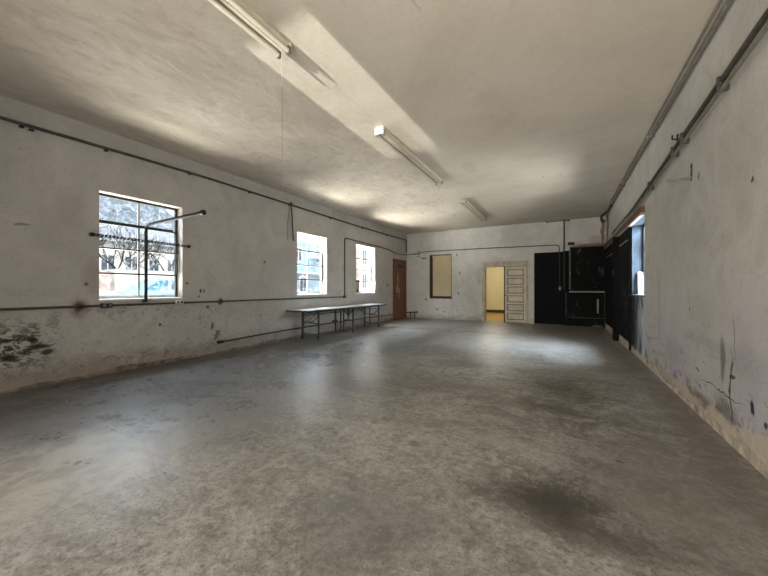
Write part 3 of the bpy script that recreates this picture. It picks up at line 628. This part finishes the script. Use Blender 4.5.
MB(o).box(XR-.012, XR+.17, WR[0]-.0, WR[1]+.0, WR[2]-.0, WR[2]+.02).build('sill', m_greyedge, r, bevel=.003)
t = thing('card', (XR+.1, 7.5, WR[2]+.02), 'white card with a black edge propped on the right window sill', 'card'); o = tuple(t.location)
MB(o).bar((XR+.125, 7.545, WR[2]+.021), (XR+.125, 7.575, 1.50), .075, .012, (0, 1, 0)).build('sheet', m_paper, t)
MB(o).bar((XR+.078, 7.545, WR[2]+.021), (XR+.078, 7.575, 1.48), .018, .016, (0, 1, 0)).build('edge', m_black, t)

# right wall pipes
t = thing('pipe_run', (XR-.04, -2.9, 2.8), 'pair of dark pipes side by side on right wall, drooping to the lintel', 'pipe'); o = tuple(t.location)
x = XR-.045
MB(o).tube([(x, -2.9, 2.99), (x, 1.5, 2.90), (x, 2.96, 2.86), (x, 4.4, 2.775), (x, 6.14, 2.67), (x, 7.2, 2.605), (x-.03, 8.3, 2.56), (x-.04, 9.6, 2.53)], .021, 8).build('upper_pipe', m_darkpipe, t, smooth=True)
MB(o).tube([(x, -2.9, 2.93), (x, 1.5, 2.835), (x, 2.96, 2.785), (x, 4.4, 2.705), (x, 6.0, 2.62), (x, 7.0, 2.56), (x-.03, 8.0, 2.535), (x-.04, 8.8, 2.53)], .015, 8).build('lower_pipe', m_greypipe, t, smooth=True)
for (y, z) in ((2.2, 2.87), (3.5, 2.83), (4.42, 2.775), (4.75, 2.755), (5.9, 2.69)): MB(o).box(XR-.072, XR-.001, y-.014, y+.014, z-.085, z+.03).build('clamp', m_darkpipe, t, bevel=.004)
t = thing('conduit', (XR-.04, -2.9, 3.36), 'grey conduit pair tucked into the angle of right wall and ceiling', 'conduit'); o = tuple(t.location)
MB(o).tube([(XR-.035, -2.9, H-.03), (XR-.035, 10.3, H-.03)], .019, 8).build('pipe', m_greypipe, t, smooth=True)
MB(o).tube([(XR-.085, -2.9, H-.022), (XR-.085, 10.0, H-.018)], .012, 8).build('pipe', m_greypipe, t, smooth=True)
MB(o).tube([(XR-.04, 10.2, H-.042), (XR-.05, 10.9, H-.06), (XR-.16, 11.3, H-.10), (XR-.13, 11.7, H-.17), (XR-.05, 11.85, H-.14), (XR-.05, YB-.01, H-.16)], .034, 8, .1).build('cable_bundle', m_black, t, smooth=True)
MB(o).tube([(XR-.03, 11.2, H-.08), (XR-.03, 11.0, 3.0), (XR-.03, 11.3, 2.6), (XR-.03, 11.4, 2.51)], .008, 6).build('thin_wire', m_darkpipe, t, smooth=True)
for y in (2.5, 5.86, 8.4): MB(o).box(XR-.10, XR-.001, y-.014, y+.014, H-.055, H-.001).build('clamp', m_greypipe, t, bevel=.004)
t = thing('shelf_bracket', (XR, 4.34, 2.30), 'small dark L-shaped steel bracket sticking out of the right wall', 'bracket'); o = tuple(t.location)
MB(o).box(XR-.006, XR, 4.325, 4.355, 2.28, 2.45).build('wall_leaf', m_darkpipe, t)
MB(o).box(XR-.19, XR-.006, 4.325, 4.355, 2.298, 2.318).build('arm', m_greypipe, t, bevel=.002)
for z in (2.34, 2.42): MB(o).cyl((XR-.012, 4.34, z), (XR-.005, 4.34, z), .008, 8).build('screw', m_black, t)
t = thing('hook', (XR, 4.79, 2.9), 'little black hook on the right wall just above the pipe pair', 'hook'); o = tuple(t.location)
MB(o).box(XR-.012, XR, 4.775, 4.805, 2.86, 2.93).build('plate', m_black, t)
MB(o).tube([(XR-.01, 4.79, 2.88), (XR-.05, 4.79, 2.88), (XR-.05, 4.79, 2.93)], .009, 6, .02).build('prong', m_black, t, smooth=True)

# ------------------------------------------------------------------ ceiling strip lights
LGT = 2.44
def light_proto(loc, label):
    t = thing('strip_light', loc, label, 'light', 'ceiling strip lights'); o = (0, 0, 0)
    MB(o).extrude([(-.05, 0), (.05, 0), (.055, -.012), (.036, -.07), (-.036, -.07), (-.055, -.012)], 1, 0, LGT).build('housing', m_fixt, t)
    for yy in (0, LGT):
        MB(o).box(-.066, .066, yy-.006 if yy else -.012, yy+.012 if yy else .006, -.098 if not yy else -.07, -.0).build('end_plate', m_fixt, t, bevel=.003)
    for s in (-1, 1):
        MB(o).cyl((s*.060, .035, -.088), (s*.060, LGT-.035, -.088), .019, 12).build('lamp_tube', m_tube, t, smooth=True)
        for yy in (.022, LGT-.022): MB(o).box(s*.060-.016, s*.060+.016, yy-.014, yy+.014, -.112, -.05).build('lamp_holder', m_fixtdark, t, bevel=.003)
    MB(o).box(-.012, .012, .01, LGT-.01, -.078, -.0695).build('spine', m_fixt, t)
    sl = MB(o)  # dark strips put in for the shade between tubes and housing
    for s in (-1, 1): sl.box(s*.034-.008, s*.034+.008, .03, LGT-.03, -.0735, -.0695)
    sl.build('gap_shade', m_fixtdark, t)
    return t
FX = -2.195
l1 = light_proto((FX, -.32, H), 'ivory twin-tube strip light cut off by the top edge, nearest, with a long pull cord')
l2 = copy_tree(l1); l2.location = (FX, 3.82, H); l2['label'] = 'ivory twin-tube strip light in the middle of the ceiling row, crossing the bright patch'
l3 = copy_tree(l1); l3.location = (FX+.03, 7.9, H); l3['label'] = 'ivory twin-tube strip light farthest away, smallest in the row'
def cord(par, y, length, x=.03):
    MB().tube([(x, y, -.09), (x+.003, y, -length*.5), (x, y, -length)], .0022, 5).build('pull_cord', m_cord, par, smooth=True)
    MB().cyl((x, y, -length-.03), (x, y, -length), .006, 8, .003).build('cord_pull', m_cord, par, smooth=True)
cord(l1, LGT-.07, 1.27); cord(l2, LGT-.12, .22)

# ------------------------------------------------------------------ long folding table
t = thing('folding_table', (-5.18, 7.2, 0), 'long folding table with white top and dark steel castored legs along the left wall', 'table'); o = tuple(t.location)
tz = .675; tx0, tx1, ty0, ty1 = -5.51, -4.87, 5.33, 8.96
top = MB(o).box(tx0+.012, tx1-.012, ty0+.012, ty1-.012, tz, tz+.024).build('table_top', m_lam, t)
e = MB(o); e.box(tx0, tx0+.012, ty0, ty1, tz-.014, tz+.022); e.box(tx1-.012, tx1, ty0, ty1, tz-.014, tz+.022); e.box(tx0+.012, tx1-.012, ty0, ty0+.012, tz-.014, tz+.022); e.box(tx0+.012, tx1-.012, ty1-.012, ty1, tz-.014, tz+.022)
e.build('edge_band', m_tabedge, top)
u = MB(o)
for xx in (tx0+.10, tx1-.10): u.box(xx-.015, xx+.015, ty0+.15, ty1-.15, tz-.035, tz-.001)
u.build('under_rail', m_tableg, t)
lx, rx = tx0+.06, tx1-.08
def castor(x, y):
    cst = MB(o).cyl((x-.012, y, .045), (x+.012, y, .045), .045, 18).build('castor', m_rubber, t, smooth=True)
    MB(o).cyl((x-.015, y, .045), (x+.015, y, .045), .02, 12).build('hub', m_castor, cst, smooth=True)
    MB(o).box(x-.019, x+.019, y-.016, y+.016, .075, .115).build('fork', m_tableg, cst, bevel=.003)
def end_frame(y, s):
    """legs, rails and braces of one end; s points to the table's middle"""
    for xx in (lx, rx):
        MB(o).box(xx-.016, xx+.016, y-.016, y+.016, .10, tz-.001).build('leg', m_tableg, t, bevel=.004)
        castor(xx, y)
    MB(o).bar((lx, y, .115), (rx, y, .115), .022, .022).build('foot_rail', m_tableg, t)
    MB(o).bar((lx, y, .40), (rx, y, .37), .018, .018).build('crossbar', m_tableg, t)
    MB(o).tube([(rx, y, .56), (rx-.17, y, .41), (rx-.26, y, .40)], .010, 6, .05).build('brace', m_tableg, t, smooth=True)
    MB(o).tube([(lx, y, .30), (lx+.08, y+s*.22, .46), (lx+.08, y+s*.55, tz-.03)], .008, 6, .06).build('stay', m_tableg, t, smooth=True)
    MB(o).tube([(rx-.05, y+s*.02, .58), (rx-.06, y+s*.75, .60)], .008, 6).build('stay', m_tableg, t, smooth=True)
    MB(o).box(lx+.12-.012, lx+.12+.012, y-s*.10-.012, y-s*.10+.012, .0, tz-.001).build('leg', m_tableg, t)
end_frame(5.80, 1); end_frame(8.58, -1)
for yy in (7.08, 7.32):
    MB(o).box(lx-.014, lx+.014, yy-.014, yy+.014, 0, tz-.001).build('leg', m_tableg, t)
MB(o).box(rx-.017, rx+.017, 7.20-.017, 7.20+.017, 0, tz-.001).build('leg', m_tableg, t, bevel=.004)
MB(o).box(rx-.31-.015, rx-.31+.015, 7.20-.015, 7.20+.015, .0, tz-.001).build('leg', m_tableg, t, bevel=.004)
MB(o).bar((rx-.31, 7.20, .33), (rx, 7.20, .33), .024, .024).build('crossbar', m_tableg, t)
MB(o).tube([(rx-.31, 7.20, .60), (rx-.16, 7.20, .47), (rx-.16, 7.20, .34)], .014, 6, .09).build('yoke', m_tableg, t, smooth=True)
MB(o).tube([(rx, 7.20, .60), (rx-.15, 7.20, .47), (rx-.15, 7.20, .34)], .014, 6, .09).build('yoke', m_tableg, t, smooth=True)
MB(o).box(rx-.172, rx-.14, 7.18, 7.22, .47, tz-.001).build('yoke_post', m_tableg, t)
MB(o).tube([(lx+.02, 5.9, .54), (lx+.02, 8.55, .54)], .008, 6).build('tie_rod', m_tableg, t, smooth=True)

# cardboard at the third window
t = thing('cardboard', (XL-.1, 8.45, WZ[0]+.04), 'torn brown cardboard standing in the lower left of the third window', 'cardboard'); o = tuple(t.location)
MB(o).box(XL-.150, XL-.143, 8.40, 8.68, WZ[0]+.045, 1.46).build('sheet', m_cardboard, t)
MB(o).box(XL-.142, XL-.132, 8.52, 8.60, WZ[0]+.05, 1.16).build('scorch', m_black, t)

# ------------------------------------------------------------------ the street outside
m_ground = plain('dusty ground', (.42, .38, .32), .9, 0, .15, .8)
m_stucco = plain('white stucco', (.80, .79, .76), .9, 0, .06, 2)
m_bluesid = plain('pale blue siding', (.32, .48, .60), .7, 0, .06, 2)
m_pink = plain('pale pink masonry', (.72, .58, .50), .85, 0, .10, 4)
m_brickred = plain('red brick', (.58, .43, .38), .85, 0, .25, 6)
m_roof = plain('grey shingle', (.30, .33, .38), .85, 0, .2, 4)
m_pane = plain('dim window pane', (.09, .12, .16), .15, 0, .2, 2)
m_carpaint = plain('pale blue car paint', (.30, .52, .66), .3, .1, .04, 1)
m_cargl = plain('blue tinted car glass', (.10, .26, .42), .1, 0, .2, 2)
m_tyre = plain('tyre rubber', (.03, .03, .03), .8)
a = M('scrub hillside'); n1 = a.noise(.75, 6, .72, .6); n2 = a.noise(2.2, 4, .7)
c = a.mix(a.rng(n1, .42, .60), (.22, .26, .31), (.13, .15, .17)); c = a.mix(a.math('MULTIPLY', a.rng(n2, .56, .64), .9), c, (.015, .018, .02))
m_hill = a.out(c, .95)
struct(MB().box(-140, XL-T-.01, -40, 110, -.25, -.02).build('ground', m_ground))
# hill: a sloping grid
b = bmesh.new(); rr = random.Random(2); nx, ny = 26, 40; vs = []
for i in range(nx+1):
    for j in range(ny+1):
        xx = -40-80*i/nx; yy = -30+85*j/ny
        zz = -.02+46*(i/nx)**.85*(1-.55*max(0, (yy-28)/27)) + (1.4*math.sin(yy*.33+xx*.2)+1.0*math.sin(yy*.71-xx*.4)+rr.random()*.8)*min(1, i/4)
        vs.append(b.verts.new((xx, yy, max(zz, -.02))))
for i in range(nx):
    for j in range(ny):
        k = i*(ny+1)+j; b.faces.new((vs[k], vs[k+1], vs[k+ny+2], vs[k+ny+1]))
me = bpy.data.meshes.new('hillside'); b.to_mesh(me); b.free(); me.materials.append(m_hill)
hl = struct(bpy.data.objects.new('hillside', me)); C.objects.link(hl)

def house(name, label, x0, x1, y0, y1, h, mwall, roofh, wins, mroof=None, rails=()):
    t = thing(name, ((x0+x1)/2, (y0+y1)/2, 0), label, 'building'); o = tuple(t.location)
    MB(o).box(x0, x1, y0, y1, -.02, h).build('wall', mwall, t)
    if roofh: MB(o).extrude([(x0-.5, h), (x1+.5, h), ((x0+x1)/2, h+roofh)], 1, y0-.4, y1+.4).build('roof', mroof or m_roof, t)
    for (a0, a1, z0, z1) in wins:
        f = MB(o); f.box(x1, x1+.07, a0-.10, a0, z0-.1, z1+.1); f.box(x1, x1+.07, a1, a1+.10, z0-.1, z1+.1); f.box(x1, x1+.07, a0, a1, z1, z1+.1); f.box(x1, x1+.09, a0, a1, z0-.1, z0); f.box(x1, x1+.05, (a0+a1)/2-.03, (a0+a1)/2+.03, z0, z1)
        w = f.build('window', m_stucco, t); MB(o).box(x1, x1+.03, a0, a1, z0, z1).build('pane', m_pane, w)
    for (a0, a1, z) in rails:
        bl = MB(o).box(x1, x1+1.2, a0, a1, z-.12, z).build('balcony', m_stucco, t)
        rl = MB(o); rl.box(x1+1.14, x1+1.2, a0, a1, z+.92, z+1.0); k = a0
        while k < a1: rl.box(x1+1.15, x1+1.19, k, k+.05, z, z+.92); k += .3
        rl.build('railing', m_bluesid, bl)
    return t
house('garage', 'low white stucco garage behind the blue car, seen through the near window', -27, -23, 8.9, 12.6, 2.3, m_stucco, 0, [])
house('shed', 'small red brick shed at the left edge of the near window', -26, -22.5, 6.8, 8.5, 2.2, m_brickred, 0, [])
house('house', 'white two-storey house with dark windows below the scrub hillside', -40, -34, 9.5, 23, 5.2, m_stucco, 2.2, [(10.4, 11.4, 2.6, 4.0), (12.2, 13.1, 2.6, 4.0), (13.9, 14.9, 2.6, 4.0), (15.8, 16.6, 2.6, 4.0), (17.4, 18.2, 2.6, 4.0)])
house('house', 'pale blue sided house with balconies seen through the second window', -27, -21, 20.5, 29.5, 5.4, m_bluesid, 0, [(21.4, 22.2, 3.6, 4.8), (24.2, 25.0, 3.7, 4.9), (25.9, 26.8, 3.7, 4.9), (22, 22.8, .9, 2.1)], rails=[(20.6, 29.3, 2.6), (23.0, 29.3, 4.15)])
house('house', 'pale pink masonry house with paired windows seen through the third window', -27, -20.5, 31.0, 42, 7.5, m_pink, 0, [(31.7, 32.6, 1.2, 2.8), (33.3, 34.2, 1.2, 2.8), (34.9, 35.8, 1.2, 2.8), (31.7, 32.6, 4.0, 5.6), (33.3, 34.2, 4.0, 5.6), (34.9, 35.8, 4.0, 5.6)])
m_bark = plain('dark bark', (.05, .042, .036), .9, 0, .25, 8)
def bare_tree(label, x, y, h, seed):
    t = thing('bare_tree', (x, y, -.02), label, 'tree', 'bare trees outside'); o = tuple(t.location); r_ = random.Random(seed)
    MB(o).tube([(x, y, -.02), (x+.1, y, h*.2), (x, y+.1, h*.4)], .11, 7).build('trunk', m_bark, t, smooth=True)
    b = MB(o)
    def grow(p, d, L, rad, n):
        q = p+d*L*.5+Vector((r_.uniform(-.1, .1), r_.uniform(-.1, .1), 0))*L; e = p+d*L+Vector((0, 0, .06*L))
        b.tube([p, q, e], rad, 5)
        if n:
            for k in range(3):
                dd = (d+Vector((r_.uniform(-.8, .8), r_.uniform(-.9, .9), r_.uniform(-.25, .6)))).normalized()
                grow(q if k == 0 else e, dd, L*r_.uniform(.6, .82), rad*.62, n-1)
    for k in range(5): grow(Vector((x, y+.05, h*(.3+.025*k))), Vector((math.cos(k*1.3+seed)*.6, math.sin(k*1.3+seed)*.8, .6)).normalized(), h*.25, .06, 4)
    b.build('branches', m_bark, t)
for lab, x, y, h, sd in (('bare tree outside behind the garage, left of the near window pipe', -29.5, 11.6, 6.6, 1), ('bare tree outside behind the blue car cabin', -30, 15.6, 6.2, 4), ('bare tree outside behind the red brick shed', -29.5, 8.2, 6.8, 9)): bare_tree(lab, x, y, h, sd)
# parked car
t = thing('car', (-18, 8.4, 0), 'pale blue parked car outside, low in the near window', 'car'); o = tuple(t.location)
cx0, cx1 = -18.9, -17.1
MB(o).extrude([(5.55, .35), (5.5, .75), (5.7, .98), (7.6, 1.08), (10.4, 1.08), (10.6, .9), (10.6, .35)], 0, cx0, cx1).build('body', m_carpaint, t, bevel=.06)
MB(o).extrude([(7.55, 1.07), (8.35, 1.60), (8.7, 1.66), (9.9, 1.64), (10.3, 1.5), (10.45, 1.07)], 0, cx0+.12, cx1-.12).build('cabin', m_carpaint, t, bevel=.05)
for k, pr in enumerate(([(7.85, 1.12), (8.42, 1.54), (8.85, 1.58), (8.85, 1.12)], [(9.0, 1.12), (9.0, 1.58), (9.85, 1.56), (10.2, 1.42), (10.25, 1.12)])):
    MB(o).extrude(pr, 0, cx1-.125, cx1-.105).build('side_window', m_cargl, t)
MB(o).box(cx1-.12, cx1-.095, 8.87, 8.98, 1.10, 1.60).build('pillar', m_stucco, t)
for yy in (6.4, 9.7):
    for xx in (cx0+.1, cx1-.1):
        w = MB(o).cyl((xx-.11, yy, .33), (xx+.11, yy, .33), .34, 24).build('wheel', m_tyre, t, smooth=True)
        MB(o).cyl((xx-.115, yy, .33), (xx+.115, yy, .33), .2, 16).build('hub', m_castor, w, smooth=True)

# ------------------------------------------------------------------ daylight
w = bpy.data.worlds.new('sky'); bpy.context.scene.world = w; w.use_nodes = True
nt = w.node_tree; bg = nt.nodes['Background']; bg.inputs[0].default_value = (.80, .90, 1, 1); bg.inputs[1].default_value = .95
def lamp(name, kind, loc, energy, col, **kw):
    l = bpy.data.lights.new(name, kind); l.energy = energy; l.color = col
    aim = kw.pop('aim', None)
    for k, v in kw.items(): setattr(l, k, v)
    o = bpy.data.objects.new(name, l); C.objects.link(o); o.location = loc
    if aim is not None: o.rotation_euler = (Vector(aim)-Vector(loc)).to_track_quat('-Z', 'Y').to_euler()
    return o
lamp('sunlight', 'SUN', (0, 0, 20), 2.7, (1, .95, .86), angle=.01, aim=(-10, 4, 6))
# added fill lamps in unseen doorways, standing in for daylight from behind the camera
(b0, b1) = [(q[0]+q[1])/2 for q in BAYS]
lamp('bay_fill', 'AREA', (b0+.3, YF-.02, 2.0), 20, (1, .96, .90), shape='RECTANGLE', size=1.6, size_y=.9, spread=math.radians(70), aim=(-2.6, -.4, 0))
lamp('bay_fill', 'AREA', (b1, YF-.02, 1.6), 13, (1, .96, .91), shape='RECTANGLE', size=1.8, size_y=1.6, aim=(b1, 5, 1.0))
lamp('bay_bounce_fill', 'AREA', (b1, YF-.02, .55), 95, (1, .94, .84), shape='RECTANGLE', size=1.8, size_y=.9, spread=math.radians(120), aim=(.8, 1.2, 3.4))
# added area lamps standing in for sky and ground light at each left window
for (y0, y1), e1, e2, sk, az in zip(WIN, (300, 480, 520), (290, 430, 680), (0, .8, 3.0), (3.0, 2.8, 2.0)):
    ym = (y0+y1)/2
    lamp('window_sky_fill', 'AREA', (XL-1.05, ym, 3.6), e1, (.74, .86, 1), shape='RECTANGLE', size=1.6, size_y=1.0, aim=(XL+1.2, ym, 0.2))
    lamp('window_ground_fill', 'AREA', (XL-1.5, ym, .25), e2, (1, .95, .87), shape='RECTANGLE', size=2.2, size_y=1.2, aim=(XL+3.5, ym+sk, az))
lamp('right_window_sky', 'AREA', (XR+1.2, 7.05, 2.75), 330, (.74, .86, 1), shape='RECTANGLE', size=1.3, size_y=1.0, aim=(XR-1.4, 7.3, 0))
lamp('right_window_ground_fill', 'AREA', (XR+1.7, 7.05, .6), 270, (1, .96, .9), shape='RECTANGLE', size=3.2, size_y=1.3, aim=(XL, 7.9, 2.4))  # added lamp brightening the far left wall and back wall
# sunlight glinting up off the wet yard through the high opening
lamp('glint', 'SPOT', (-2.16, -17, .02), 32000, (1, .97, .9), spot_size=math.radians(7), spot_blend=.1, shadow_soft_size=.05, aim=(-2.16, -3, 2.48))
lamp('next_room_lamp', 'POINT', (-2.6, 14.0, 2.5), 40, (1, .96, .86), shadow_soft_size=.25)

# ------------------------------------------------------------------ camera
cam = bpy.data.cameras.new('camera'); co = bpy.data.objects.new('camera', cam); C.objects.link(co)
cam.sensor_width = 36; cam.lens = 323.14/768*36; cam.clip_start = .02; cam.clip_end = 400
co.location = (0, 0, 1.2); co.rotation_euler = (PI/2, 0, .50696)
sc = bpy.context.scene; sc.camera = co
sc.view_settings.view_transform = 'Standard'; sc.view_settings.look = 'None'; sc.view_settings.gamma = 1; sc.view_settings.use_curve_mapping = False
sc.view_settings.exposure = .93
